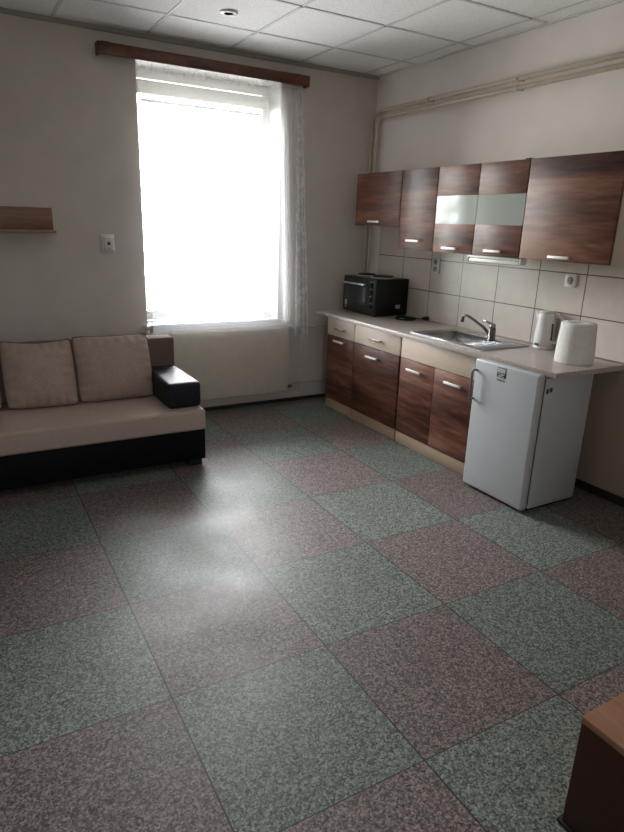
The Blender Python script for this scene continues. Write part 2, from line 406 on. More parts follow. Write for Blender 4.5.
cu = thing('sheer_curtain', 'white sheer lace curtain hanging from the pelmet across the window and radiator', 'curtain', (-1.4, -.09, .12))
def drape(x0, x1, z0, z1, y, amp, nx, nz, waves, seed, xs=None, gather=None):
    V = []; F = []
    for j in range(nz + 1):
        v_ = j / nz; z = z0 + (z1 - z0) * v_
        for i in range(nx + 1):
            u = i / nx
            a, b_ = (x0, x1) if xs is None else xs(v_)
            x = a + (b_ - a) * u
            ph = waves * 2 * PI * u + seed
            f = amp * (.55 + .45 * v_) * (math.sin(ph + .9 * math.sin(ph * .37 + seed)) + .45 * math.sin(2.3 * ph + 1.7 * v_))
            f += .006 * noise.noise(Vector((x * 5, z * 1.4, seed)))
            f -= .100 * min(1, max(0, (2.5 - z) / 1.74))      # the rail holds it clear of the sill
            V.append((x, y + f, z))
    for j in range(nz):
        for i in range(nx):
            k = j * (nx + 1) + i; F.append((k, k + 1, k + nx + 2, k + nx + 1))
    return V, F
def edge_main(v_):      # right hem leans a little, left edge straight
    return (-2.022, -.752 + .07 * (1 - v_) ** .8 if v_ > .25 else -.752 + .07 * .795 - .05 * (.25 - v_) / .25)
V, F = drape(0, 0, .13, 2.50, -.040, .010, 220, 60, 13, .4, edge_main)
MB().quads(V, F, True).build('sheer_panel', M['sheer'], cu)
V, F = drape(-2.022, -.752, 2.50, 2.565, -.040, .010, 220, 4, 13, .4)
MB().quads(V, F, True).build('gathered_heading', M['header'], cu)
def edge_fold(v_):
    return (-.925 + .02 * (1 - v_), -.768 - .075 * min(1, (1 - v_) / .32))
V, F = drape(0, 0, .74, 2.55, -.018, .004, 40, 50, 2.5, 2.1, edge_fold)
MB().quads(V, F, True).build('inner_fold', M['fold'], cu)
def edge_lace(v_):
    return (-.80 - .03 * (1 - v_), -.752 + .07 * (1 - v_) ** .8)
V, F = drape(0, 0, .62, 2.50, -.066, .004, 30, 50, 1.6, 4.4, edge_lace)
MB().quads(V, F, True).build('lace_edge', M['lace'], cu)

# ------------------------------------------------------------------ radiator and pipes
ra = thing('radiator', 'cream panel radiator on the wall below the window', 'radiator', (-1.42, -.09, .12))
rb = MB().box(-2.02, -.84, -.105, -.093, .125, .685, .005)
rb.box(-2.0, -.86, -.1062, -.104, .15, .66, .001)
rb.build('front_panel', M['cream'], ra)
MB().box(-2.02, -.84, -.045, -.033, .125, .685, .005).build('rear_panel', M['cream'], ra)
g = MB().box(-2.02, -.84, -.0925, -.0455, .686, .692)
for i in range(30): g.box(-2.01 + i * .039, -1.99 + i * .039, -.091, -.047, .692, .695)
g.build('top_grille', M['cream'], ra)
for x in (-1.8, -1.05): MB().box(x - .015, x + .015, -.0328, -.0002, .2, .6).build('wall_bracket', M['cream'], ra)
hv = MB().cyl((-.839, -.069, .655), (-.815, -.069, .655), .011).cyl((-.822, -.069, .655), (-.822, -.069, .672), .012)
hv.build('valve_body', M['greymetal'], ra)
MB().cyl((-.822, -.069, .6725), (-.822, -.112, .690), .018, .021).cyl((-.822, -.11, .689), (-.822, -.127, .696), .021, .015).build('thermostat_head', M['whiteplastic'], ra)
MB().cyl((-.839, -.069, .16), (-.80, -.069, .16), .010).cyl((-.83, -.069, .16), (-.83, -.10, .16), .013).box(-.845, -.805, -.115, -.1005, .153, .170, .004).build('lockshield_valve', M['rubber'], ra)
MB().cyl((-2.0205, -.069, .655), (-2.05, -.069, .655), .011).cyl((-2.045, -.069, .65), (-2.045, -.069, .715), .013).build('bleed_valve', M['whiteplastic'], ra)

def arc(c, r, a0, a1, n=8):
    """arc in the plane x = c[0]; angle measured from +y towards +z"""
    return [(c[0], c[1] + r * math.cos(a0 + (a1 - a0) * i / n), c[2] + r * math.sin(a0 + (a1 - a0) * i / n)) for i in range(n + 1)]
xp = -.045
# upper pipe = outer of the two risers
p1 = [(xp, -.022, .02), (xp, -.022, 2.2)] + arc((xp, -.14, 2.335), .118, 0, PI / 2, 10) + [(xp, -.5, 2.454), (xp, -6.2, 2.456)]
p2 = [(xp, -.090, .02), (xp, -.090, 2.2)] + arc((xp, -.155, 2.335), .065, 0, PI / 2, 8) + [(xp, -.5, 2.401), (xp, -6.2, 2.403)]
for k, (pp, z, lab) in enumerate(((p1, 2.454, 'upper and outer cream heating pipe rising in corner and along wall'), (p2, 2.401, 'lower and inner cream heating pipe rising in corner and along wall'))):
    hp = thing('heating_pipe', lab, 'pipe', (xp, pp[0][1], 0))
    MB().tube(pp, .0155 if k == 0 else .0145, 14).build('pipe_run', M['pipe'], hp)
    for y in (-.76, -1.62, -2.5):
        MB().cyl((xp, y - .008, z), (xp, y + .008, z), .0185, n=18).box(-.028, -.0005, y - .006, y + .006, z - .012, z - .002).build('pipe_clip', M['pipe'], hp)
        if k == 0: MB().box(-.0655, -.0640, y - .005, y + .005, z - .009, z + .003, .0005).build('clip_screw', M['baseb'], hp)
    ypp = pp[0][1]
    MB().cyl((xp, ypp, 2.14), (xp, ypp, 2.155), .0185, n=18).build('pipe_clip', M['pipe'], hp)
pa = tag(MB().tube([(-.799, -.069, .655), (-.77, -.069, .655), (-.75, -.045, .663), (-.72, -.022, .668), (-.60, -.022, .668), (-.064, -.022, .668)], .009, 10).build('radiator_pipe', M['pipe'], origin=(-.4, -.022, .668)), 'thin cream pipe from upper radiator valve towards the corner', 'pipe')
pb = tag(MB().tube([(-.799, -.069, .16), (-.77, -.069, .16), (-.75, -.045, .163), (-.72, -.022, .165), (-.60, -.022, .165), (-.064, -.022, .165)], .009, 10).build('radiator_pipe', M['pipe'], origin=(-.4, -.022, .165)), 'thin cream pipe low on the wall from lower radiator valve', 'pipe')

# ------------------------------------------------------------------ small things on the back wall
sh = thing('wall_shelf', 'brown wooden wall shelf with backboard above the sofa', 'shelf', (-3.05, 0, 1.42))
MB().box(-3.55, -2.650, -.018, -.0005, 1.432, 1.58, .0015).build('backboard', M['walnut_x'], sh)
MB().box(-3.55, -2.650, -.15, -.0185, 1.418, 1.436, .0015).build('ledge', M['walnut_x'], sh)
th = thing('wall_thermostat', 'small white box with dark opening on wall left of window', 'thermostat', (-2.285, 0, 1.285))
MB().box(-2.335, -2.243, -.012, -.0005, 1.284, 1.414, .004).build('back_plate', M['whiteplastic'], th)
MB().box(-2.322, -2.252, -.034, -.0122, 1.30, 1.40, .008).build('cover', M['whiteplastic'], th)
MB().cyl((-2.287, -.0342, 1.352), (-2.287, -.040, 1.352), .012, .010).build('dial', M['gauge'], th)
MB().box(-2.302, -2.272, -.0365, -.0342, 1.315, 1.325, .001).build('slot', M['sticker'], th)

# ------------------------------------------------------------------ sofa
so = thing('sofa', 'beige sofa with black leatherette base and one black armrest', 'sofa', (-2.95, -.8, 0))
SX0, SX1, SYF, SYB = -3.95, -1.988, -1.168, -.545
MB().box(SX0, SX1, SYF, SYB + .14, .247, .384, .022, 4).build('seat', M['fabric'], so)
MB().box(SX0 + .01, SX1 - .004, SYF + .012, SYB + .14, .046, .246, .006).build('base', M['leatherdark'], so)
for x in (SX0 + .07, SX1 - .065):
    for y in (SYF + .04, SYB + .08):
        MB().box(x - .045, x + .045, y, y + .09, 0, .0455, .004).build('foot', M['rubber'], so)
MB().box(SX0, SX1 - .001, SYB, SYB + .155, .3845, .742, .014, 3).build('backrest', M['backfabric'], so)
ar = MB()
ar.box(-2.208, -1.992, -1.095, SYB - .001, .3845, .550, .024, 4)
ar.build('armrest', M['leather'], so)
MB().tube([(-2.19, -1.091, .53), (-2.19, -1.091, .40), (-2.025, -1.091, .40), (-2.025, -1.091, .53), (-2.19, -1.091, .53)], .0025, 6).build('seam', M['leatherdark'], so)

def cushion(label, bl, br, tilt_y, h, thick, seed, group='cushions on the sofa', ang=0.):
    """bl/br: bottom corners (x, y); leans back by tilt_y over height h"""
    bx = (bl[0] + br[0]) / 2; by = (bl[1] + br[1]) / 2; z0 = .386
    o = thing('sofa_cushion', label, 'cushion', (bx, by, z0), group)
    wv = Vector((br[0] - bl[0], br[1] - bl[1], 0)); w_ = wv.length; wv.normalize()
    hv_ = Vector((0, tilt_y, h)).normalized(); nv = wv.cross(hv_).normalized()   # towards the camera is -y
    L_ = math.sqrt(tilt_y ** 2 + h * h)
    n = 34; V = []; F = []
    def P(u, v_, side):
        a = 1 - .045 * (abs(v_) ** 5) ; b_ = 1 - .035 * (abs(u) ** 5)
        e = max(0, 1 - abs(u) ** 2.1) ** .6 * max(0, 1 - abs(v_) ** 2.1) ** .6
        tt = thick / 2 * e
        wr = noise.noise(Vector((u * 2.2 + seed, v_ * 2.2, seed))) * .018 * e
        edge = max(abs(u), abs(v_))
        wr += .009 * math.sin(22 * (u if abs(v_) > abs(u) else v_) + seed * 3) * max(0, edge - .55) / .45 * (e > .02)
        wr += .010 * noise.noise(Vector((u * 1.5 + 9 * seed, v_ * 7, seed))) * max(0, v_) * e * (1 if seed > 2 else .4)
        p = Vector((bx, by, z0)) + wv * (u * a * w_ / 2) + hv_ * ((v_ * b_ + 1) * L_ / 2)
        sag = .02 * (1 - u * u) * max(0, v_)      # the top edge sags
        p -= hv_ * sag * (1.4 if seed > 2 else .5)
        return p + nv * (tt * side + wr * (1 if side > 0 else -.3))
    for side in (1, -1):
        base = len(V)
        for j in range(n + 1):
            for i in range(n + 1):
                V.append(P(-1 + 2 * i / n, -1 + 2 * j / n, side))
        for j in range(n):
            for i in range(n):
                k = base + j * (n + 1) + i; F.append((k, k + 1, k + n + 2, k + n + 1))
    lo = min(p.z for p in V)
    V = [p + Vector((0, 0, z0 - lo + .001)) for p in V]
    q = MB(); q.quads(V, F, True); bmesh.ops.remove_doubles(q.bm, verts=q.bm.verts[:], dist=.0004)
    bmesh.ops.recalc_face_normals(q.bm, faces=q.bm.faces[:])
    q.build('cushion_cover', M['cushion'], o)
    sp = []
    for k in range(4 * 16 + 1):
        s_ = (k % 64) / 16; f = s_ % 1 * 2 - 1
        u, v_ = ((f, -1), (1, f), (-f, 1), (-1, -f))[int(s_)]
        sp.append(P(u, v_, 1) + Vector((0, 0, z0 - lo + .001)))
    MB().tube(sp, .004, 6).build('piping', M['backfabric'], o)
    return o
cushion('square taupe cushion beside the black armrest, upright and full', (-2.682, -.735), (-2.196, -.745), .150, .405, .25, 1.3)
cushion('square taupe cushion with wrinkled sagging top edge, second from the armrest', (-3.100, -.725), (-2.688, -.765), .160, .40, .24, 3.1)
cushion('taupe cushion mostly cut off at the left edge of the photo', (-3.62, -.735), (-3.125, -.735), .150, .30, .16, 5.2)

# ------------------------------------------------------------------ base cabinets
FX = -.557
def handle(y0, y1, z, x, parent, material=None):
    b_ = MB().box(x - .030, x - .021, y0, y1, z - .008, z + .008, .002)
    for y in (y0 + .012, y1 - .012): b_.cyl((x - .023, y, z), (x - .0003, y, z), .004, n=10)
    return b_.build('handle', material or M['handle'], parent)

def base_cabinet(y0, y1, label, drawer, doors, name='base_cabinet'):
    """y0 > y1: far and near side"""
    o = thing(name, label, 'kitchen cabinet', (-.30, (y0 + y1) / 2, 0), 'base cabinets under the worktop')
    bb = MB()
    x0, x1 = FX + .019, -.03
    bb.box(x0, x1, y0 - .016, y0, .085, .795).box(x0, x1, y1, y1 + .016, .085, .795)
    bb.box(x0, x1, y1 + .016, y0 - .016, .085, .101).box(x1 - .01, x1, y1 + .016, y0 - .016, .101, .795)
    bb.box(x0, x0 + .08, y1 + .016, y0 - .016, .779, .795)
    bb.build('carcass', M['beige'], o)
    pl = MB().box(FX + .004, FX + .02, y1 + .002, y0 - .002, .0005, .084, .0015)
    pl.build('plinth', M['plinth'], o)
    g = .002
    zt, zm, zb = .792, .644, .088
    if drawer:
        d = MB().box(FX, FX + .018, y1 + g, y0 - g, zm + g, zt, .0015).build('drawer', M['beige'], o)
        ym = (y0 + y1) / 2
        handle(drawer[0], drawer[1], .714, FX, d, M['greymetal'])
    else:
        MB().box(FX, FX + .018, y1 + g, y0 - g, zm + g, zt, .0015).build('front_panel', M['beige'], o)
    for (a, b_, ha, hb, hz) in doors:
        dd = MB().box(FX, FX + .018, b_ + g, a - g, zb, zm - g, .0015).build('door', M['walnut'], o, origin=(FX, (a + b_) / 2, zb))
        handle(ha, hb, hz, FX, dd)
    return o
base_cabinet(-.273, -.683, 'narrow base cabinet with beige drawer, below the black oven in the corner', (-.56, -.42), [(-.273, -.683, -.552, -.405, .609)])
base_cabinet(-.686, -1.281, 'wide base cabinet with beige drawer and one dark door', (-1.065, -.925), [(-.686, -1.281, -1.035, -.885, .571)])
base_cabinet(-1.298, -2.085, 'double door base cabinet with plain beige front panel, below the steel sink', None,
             [(-1.298, -1.668, -1.548, -1.398, .577), (-1.668, -2.085, -1.945, -1.795, .577)])

# worktop with a cut-out for the bowls
WT, WB = .8288, .7985
SX_0, SX_1, SY_0, SY_1 = -.545, -.125, -2.055, -1.365     # sink rim
wk = MB()
cx0, cx1, cy0, cy1 = SX_0 + .03, SX_1 - .03, SY_0 + .03, SY_1 - .03
for (a, b_, c_, d_) in ((-.600, -.0085, cy1, -.127), (-.600, -.0085, -2.662, cy0), (-.600, cx0, cy0, cy1), (cx1, -.0085, cy0, cy1)):
    wk.box(a, b_, c_, d_, WB, WT)
wkt = wk.build('worktop', M['worktop'], origin=(-.3, -1.4, WB))
tag(wkt, 'long speckled beige-grey worktop running over the base cabinets and fridge', 'worktop')
MB().box(-.6035, -.6003, -2.662, -.127, WB + .001, WT - .001, .001).build('front_edge', M['worktop'], wkt, origin=(-.6, -1.4, WB))
MB().tube([(-.0155, -.2, WT + .004), (-.0155, -2.66, WT + .004)], .004, 8).build('sealing_strip', M['beige'], wkt)

# sink: rim, bowl, drainer
sk = thing('kitchen_sink', 'stainless steel inset sink with bowl and ribbed drainer', 'sink', (-.335, -1.71, WT))
bx0, bx1, by0, by1 = -.475, -.185, -1.785, -1.425       # bowl opening
zr = WT + .0065
r_ = MB()
ys = [SY_0, by0, by1, SY_1]; xs_ = [SX_0, bx0, bx1, SX_1]
for i in range(3):
    for j in range(3):
        if i == 1 and j == 1: continue
        if j == 0 and i == 1: continue
        r_.box(xs_[i], xs_[i + 1], ys[j], ys[j + 1], WT + .0005, zr, 0)
r_.box(bx0, bx1, SY_0, SY_0 + .03, WT + .0005, zr)
r_.box(bx0, bx1, by0 - .03, by0, WT + .0005, zr)
# raised outer bead
r_.tube([(SX_0 + .006, SY_0 + .006, zr), (SX_0 + .006, SY_1 - .006, zr), (SX_1 - .006, SY_1 - .006, zr), (SX_1 - .006, SY_0 + .006, zr), (SX_0 + .006, SY_0 + .006, zr)], .004, 8)
r_.build('rim', M['steel'], sk)
bw = MB(); dz = WT - .15; ins = .03
V = [(bx0, by0, zr), (bx1, by0, zr), (bx1, by1, zr), (bx0, by1, zr), (bx0 + ins, by0 + ins, dz), (bx1 - ins, by0 + ins, dz), (bx1 - ins, by1 - ins, dz), (bx0 + ins, by1 - ins, dz)]
b2 = bmesh.new(); vs = [b2.verts.new(v_) for v_ in V]
for f in ((0, 1, 5, 4), (1, 2, 6, 5), (2, 3, 7, 6), (3, 0, 4, 7), (4, 5, 6, 7)): b2.faces.new([vs[i] for i in f])
ed = [e for e in b2.edges if not (e.verts[0].co.z > dz + .01 and e.verts[1].co.z > dz + .01)]
bmesh.ops.bevel(b2, geom=ed, offset=.03, segments=4, affect='EDGES', profile=.5)
bmesh.ops.recalc_face_normals(b2, faces=b2.faces[:]); bmesh.ops.reverse_faces(b2, faces=b2.faces[:])
bw._merge(b2, True)
bwo = bw.build('bowl', M['steel'], sk)
md = bwo.modifiers.new('shell', 'SOLIDIFY'); md.thickness = .0015; md.offset = -1
MB().cyl((-.33, -1.605, dz + .0005), (-.33, -1.605, dz + .004), .038).cyl((-.33, -1.605, dz + .004), (-.33, -1.605, dz + .006), .02).build('drain', M['greymetal'], sk)
dr = MB()
dr.box(bx0, bx1, SY_0 + .03, by0 - .03, WT + .0005, WT + .003)
for i in range(9):
    x = bx0 + .02 + i * (bx1 - bx0 - .04) / 8
    dr.box(x - .006, x + .006, SY_0 + .04, by0 - .04, WT + .003, WT + .0065, .0015)
dr.build('drainer', M['steel'], sk)

M['tapmetal'] = plain('worn_chrome', (.13, .13, .135), .3, .85, var=.1)
fa = thing('mixer_tap', 'chrome single lever mixer tap standing on the sink', 'tap', (-.225, -1.822, zr))
fz = zr
MB().lathe([(.029, 0), (.029, .008), (.024, .012), (.023, .075), (.021, .082)], (-.225, -1.822, fz + .0003), 28).build('tap_body', M['tapmetal'], fa)
MB().tube([(-.225, -1.815, fz + .030), (-.232, -1.75, fz + .075), (-.240, -1.67, fz + .110), (-.245, -1.61, fz + .132), (-.248, -1.585, fz + .136), (-.250, -1.568, fz + .129), (-.251, -1.562, fz + .112)],
          [.011, .0095, .009, .009, .009, .009, .0095], 14).build('spout', M['tapmetal'], fa)
MB().cyl((-.251, -1.562, fz + .114), (-.252, -1.560, fz + .088), .013, .0135, n=18).build('aerator', M['darkmetal'], fa)
MB().lathe([(.021, .083), (.022, .095), (.018, .108), (.010, .113)], (-.225, -1.822, fz), 24).tube([(-.225, -1.822, fz + .100), (-.235, -1.795, fz + .116), (-.250, -1.755, fz + .128)], [.009, .007, .006], 10).build('lever', M['greymetal'], fa)
tag(MB().box(-.30, -.235, -1.56, -1.475, dz + .0025, dz + .033, .006).build('sponge', M['sponge'], origin=(-.27, -1.52, dz)), 'small green-brown sponge lying in the sink bowl', 'sponge')

# ------------------------------------------------------------------ mini oven (own local frame, turned slightly)
ov = thing('mini_oven', 'black countertop mini oven with two hotplates on top', 'mini oven', (-.380, -.200, WT))
ov.rotation_euler = (0, 0, .047)
def lb(): return MB()
OW, OD, z0, z1 = .463, .345, .008, .302
def lbuild(mb, name, material, parent):
    me = bpy.data.meshes.new(name); mb.bm.to_mesh(me); mb.bm.free(); me.materials.append(material)
    o = bpy.data.objects.new(name, me); COL.objects.link(o); o.parent = parent; return o
lbuild(lb().box(.012, OD, -OW, 0, z0, z1, .006), 'housing', M['black'], ov)
ob = lbuild(lb().box(.002, .0115, -OW + .115, -.012, z0 + .02, z1 - .03, .003), 'oven_door', M['blackplastic'], ov)
lbuild(lb().box(.0002, .0018, -OW + .135, -.035, z0 + .045, z1 - .075, .0006), 'door_glass', M['ovenglass'], ob)
hb = lb().box(-.030, -.018, -OW + .125, -.022, z1 - .060, z1 - .046, .004)
for y in (-OW + .145, -.045): hb.box(-.020, .0017, y - .006, y + .006, z1 - .058, z1 - .048)
lbuild(hb, 'door_handle', M['chrome'], ob)
lbuild(lb().box(-.0006, .0001, -.075, -.045, z0 + .055, z0 + .095), 'sticker', M['sticker'], ob)
lbuild(lb().box(-.0006, .0001, -.068, -.052, z0 + .030, z0 + .046), 'sticker', M['sticker'], ob)
cp = lbuild(lb().box(.003, .0115, -OW + .002, -OW + .112, z0 + .004, z1 - .004, .002), 'control_panel', M['blackplastic'], ov)
for i in range(4):
    z = z1 - .048 - i * .058
    kb = lbuild(lb().cyl((.0028, -OW + .055, z), (-.013, -OW + .055, z), .019, .016, n=20).box(-.018, -.0128, -OW + .052, -OW + .058, z - .014, z + .014, .001), 'knob', M['blackplastic'], ov)
    lbuild(lb().box(.0005, .0028, -OW + .060, -OW + .082, z + .021, z + .0245), 'dial_mark', M['sticker'], ov)
for (x, y, r) in ((.165, -.120, .078), (.165, -.335, .092)):
    hp = lbuild(lb().lathe([(r + .008, .0005), (r + .006, .006), (r, .008)], (x, y, z1), 40), 'hotplate_ring', M['chrome'], ov)
    lbuild(lb().lathe([(r - .002, .0085), (r - .002, .016), (r - .006, .019), (.022, .018), (.02, .016)], (x, y, z1), 40), 'hotplate', M['iron'], hp)
for x in (.04, .30):
    for y in (-.04, -OW + .04): lbuild(lb().cyl((x, y, .0005), (x, y, z0), .016, n=16), 'foot', M['rubber'], ov)
lbuild(lb().box(.215, .265, -OW - .0008, -OW - .0001, z0 + .055, z0 + .085), 'rating_label', M['sticker'], ov)
cd = []
c0 = Vector((.16, -.63, .0062))
pts = [(.25, -.435, .05), (.27, -.475, .03), (.26, -.53, .008), (.22, -.56, .0062)]
for k in range(30):
    a = .9 + k * 2 * PI / 13; rr = 1 + .07 * math.sin(k * 1.3)
    pts.append((.19 + .085 * rr * math.cos(a) , -.635 - .075 * rr * math.sin(a), .0062 + .0042 * (k // 13) + .001 * math.sin(k)))
pts += [(.26, -.71, .012), (.285, -.73, .011)]
lbuild(lb().tube(pts, .0050, 8), 'power_cord', M['rubber'], ov)
lbuild(lb().cyl((.28, -.725, .0165), (.315, -.745, .0165), .011, .016, n=14).cyl((.315, -.745, .0165), (.325, -.750, .0165), .016, n=14), 'plug', M['rubber'], ov)

# ------------------------------------------------------------------ kettle and paper roll
KX, KY = -.074, -2.122
ke = thing('electric_kettle', 'white electric kettle with dark water gauge behind paper roll', 'kettle', (KX, KY, WT))
MB().lathe([(.060, .0005), (.064, .004), (.064, .018), (.058, .022)], (KX, KY, WT), 40).build('power_base', M['whiteplastic'], ke)
kb = MB().lathe([(.061, .0235), (.063, .03), (.062, .07), (.058, .13), (.055, .19), (.056, .217), (.051, .224)], (KX, KY, WT), 44)
kb.build('jug', M['whiteplastic'], ke)
def dirp(a, r, z): return (KX + r * math.cos(a), KY + r * math.sin(a), WT + z)
sa = PI * .5 + .25      # spout points to the far end of the worktop
sv = MB()
A = [dirp(sa - .45, .053, .220), dirp(sa + .45, .053, .220), dirp(sa, .078, .224), dirp(sa - .25, .053, .15), dirp(sa + .25, .053, .15), dirp(sa, .02, .221)]
sv.quads(A, [(0, 2, 3), (2, 1, 4), (2, 4, 3), (0, 5, 2), (5, 1, 2), (0, 3, 4, 1), (0, 1, 5)], True)
sv.build('spout', M['whiteplastic'], ke)
MB().lathe([(.050, .2245), (.048, .231), (.030, .238), (.010, .240)], (KX, KY, WT), 36).build('lid', M['whiteplastic'], ke)
ha = sa + PI
MB().tube([dirp(ha, .050, .208), dirp(ha, .075, .216), dirp(ha, .098, .200), dirp(ha, .103, .15), dirp(ha, .098, .09), dirp(ha, .086, .05), dirp(ha, .060, .042)], [.013, .013, .014, .013, .013, .014, .015], 14).build('handle', M['whiteplastic'], ke)
ga = PI + 1.45
gz = MB()
pr_ = [(.0625, .06), (.0595, .11), (.0565, .165)]
V = []
for r, z in pr_:
    for a in (ga - .13, ga + .13): V.append(dirp(a, r + .0015, z)); 
for r, z in pr_:
    for a in (ga - .13, ga + .13): V.append(dirp(a, r - .004, z))
gz.quads(V, [(0, 1, 3, 2), (2, 3, 5, 4), (6, 7, 9, 8), (8, 9, 11, 10), (0, 2, 8, 6), (2, 4, 10, 8), (1, 3, 9, 7), (3, 5, 11, 9), (0, 1, 7, 6), (4, 5, 11, 10)])
gz.build('water_gauge', M['gauge'], ke)
MB().box(KX - .070, KX - .0605, KY - .012, KY + .012, WT + .0245, WT + .037, .002).build('switch', M['blackplastic'], ke)

PX, PY = -.252, -2.492
pr = thing('paper_roll', 'large white paper towel roll standing upright on the worktop', 'paper roll', (PX, PY, WT))
q = MB().lathe([(.030, .0005), (.103, .0005), (.106, .006), (.105, .06), (.101, .13), (.097, .20), (.095, .222), (.092, .226), (.034, .226), (.030, .222), (.030, .0005)], (PX, PY, WT), 56)
q.build('paper', M['paper'], pr)
MB().lathe([(.025, .012), (.0295, .012), (.0295, .218), (.025, .218), (.025, .012)], (PX, PY, WT), 30).build('core_tube', M['hole'], pr)

# ------------------------------------------------------------------ fridge
M['fridgehandle'] = plain('grey_handle', (.20, .20, .21), .4, .5)
fr = thing('fridge', 'white undercounter fridge with vertical bar handle, below the worktop end', 'fridge', (-.42, -2.37, 0))
FYA, FYB = -2.132, -2.606
MB().box(-.595, -.205, FYB, FYA, .020, .790, .004).build('cabinet', M['white'], fr)
MB().box(-.6025, -.5952, FYB + .006, FYA - .006, .045, .785, .001).build('door_gasket', M['darkgasket'], fr)
fd = MB().box(-.655, -.6045, FYB, FYA + .002, .016, .812, .014, 4).build('door', M['white'], fr, origin=(-.655, -2.37, .03))
hn = MB().tube([(-.6545, -2.146, .742), (-.682, -2.146, .745), (-.687, -2.146, .738), (-.687, -2.146, .572), (-.682, -2.146, .565), (-.6545, -2.146, .568)], .0072, 10)
hn.build('handle', M['fridgehandle'], fd)
bd = MB().box(-.6565, -.6548, -2.374, -2.308, .738, .796, .0006).build('badge', M['ink'], fd)
MB().box(-.6575, -.6566, -2.370, -2.312, .766, .792).build('badge_top', M['sticker'], bd)
MB().quads([(-.6571, -2.318, .760), (-.6571, -2.364, .760), (-.6571, -2.364, .755), (-.6571, -2.330, .746), (-.6571, -2.364, .746), (-.6571, -2.364, .742), (-.6571, -2.318, .742), (-.6571, -2.318, .747), (-.6571, -2.352, .756), (-.6571, -2.318, .756)],
           [(0, 1, 2, 8, 9), (2, 3, 7, 8), (3, 4, 5, 6, 7)]).build('emblem', M['sticker'], bd)
def lettering(txt, size, loc, rot, material, parent, name='lettering'):
    cu_ = bpy.data.curves.new(name, 'FONT'); cu_.body = txt; cu_.size = size; cu_.extrude = .0003; cu_.align_x = 'CENTER'
    tmp = bpy.data.objects.new('tmp', cu_); COL.objects.link(tmp)
    dg = bpy.context.evaluated_depsgraph_get(); dg.update()
    me = bpy.data.meshes.new_from_object(tmp.evaluated_get(dg))
    bpy.data.objects.remove(tmp); bpy.data.curves.remove(cu_)
    me.name = name; me.materials.clear(); me.materials.append(material)
    o = bpy.data.objects.new(name, me); COL.objects.link(o); o.parent = parent
    o.location = Vector(loc) - world_of(parent); o.rotation_euler = rot; return o
lettering('ZANUSSI', .0165, (-.6554, -2.340, .7165), (PI / 2, 0, -PI / 2), M['ink'], fd)
for (x0, z) in ((-.588, .716), (-.560, .722)):
    MB().box(x0, x0 + .018, FYB - .0012, FYB - .0001, z - .014, z + .012).build('side_sticker', M['ink'], fr)
for x in (-.62, -.24):
    for y in (FYA - .05, FYB + .05): MB().cyl((x if x > -.6 else -.57, y, .0005), (x if x > -.6 else -.57, y, .0198), .02, n=16).build('foot', M['rubber'], fr)
MB().box(-.59, -.21, FYB + .012, FYA - .012, .006, .0198).build('base_plinth', M['blackplastic'], fr)

# bracket under the free end of the worktop
M['bracket'] = plain('galvanised_steel', (.42, .42, .42), .5, .3)
br = thing('worktop_bracket', 'small grey metal bracket below the worktop end on the wall', 'bracket', (-.004, -2.60, .69))
MB().box(-.006, -.0006, -2.622, -2.596, .685, .797).build('wall_plate', M['bracket'], br)
MB().box(-.13, -.0062, -2.622, -2.596, .793, .7982).build('arm', M['bracket'], br)

# ------------------------------------------------------------------ wall cabinets
UX = -.313
def wall_cabinet(y0, y1, z0, z1, label, doors):
    o = thing('wall_cabinet', label, 'kitchen cabinet', (-.15, (y0 + y1) / 2, z0), 'wall cabinets over the worktop')
    x0, x1 = UX + .019, -.0085
    bb = MB().box(x0, x1, y0 - .016, y0, z0, z1).box(x0, x1, y1, y1 + .016, z0, z1)
    bb.box(x0, x1, y1 + .016, y0 - .016, z0, z0 + .016).box(x0, x1, y1 + .016, y0 - .016, z1 - .016, z1).box(x1 - .006, x1, y1 + .016, y0 - .016, z0 + .016, z1 - .016)
    bb.box(x0, x1 - .006, y1 + .016, y0 - .016, (z0 + z1) / 2 - .03, (z0 + z1) / 2 - .014)
    bb.build('carcass', M['beige'], o)
    for (a, b_, ha, hb, hz, glazed) in doors:
        g = .0022
        if not glazed:
            d = MB().box(UX, UX + .018, b_ + g, a - g, z0 + .001, z1 - .001, .0015).build('door', M['walnut'], o, origin=(UX, (a + b_) / 2, z0))
        else:
            d = MB().box(UX, UX + .018, b_ + g, a - g, z0 + .001, 1.568, .0015).box(UX, UX + .018, b_ + g, a - g, 1.751, z1 - .001, .0015).build('door', M['walnut'], o, origin=(UX, (a + b_) / 2, z0))
            MB().box(UX + .002, UX + .008, b_ + g, a - g, 1.5685, 1.7505).build('glass_band', M['milkglass'], d)
        handle(ha, hb, hz, UX, d)
    return o
wall_cabinet(-.242, -.843, 1.5395, 1.939, 'shortest dark wood wall cabinet, above the black oven by the corner', [(-.242, -.843, -.612, -.458, 1.572, 0)])
wall_cabinet(-.846, -1.247, 1.379, 1.939, 'narrow tall dark wood wall cabinet beside the glazed one', [(-.846, -1.247, -1.12, -.969, 1.444, 0)])
gc = wall_cabinet(-1.250, -2.041, 1.379, 1.939, 'double door dark wood wall cabinet with glass bands across both doors',
                  [(-1.250, -1.645, -1.512, -1.372, 1.4095, 1), (-1.645, -2.041, -1.910, -1.772, 1.411, 1)])
wall_cabinet(-2.044, -2.655, 1.379, 1.939, 'wide dark wood wall cabinet above the paper roll with pale side', [(-2.044, -2.655, -2.419, -2.277, 1.4025, 0)])
MB().box(-.30, -.265, -2.03, -1.99, 1.9392, 1.945, .001).build('hanger', M['blackplastic'], gc)

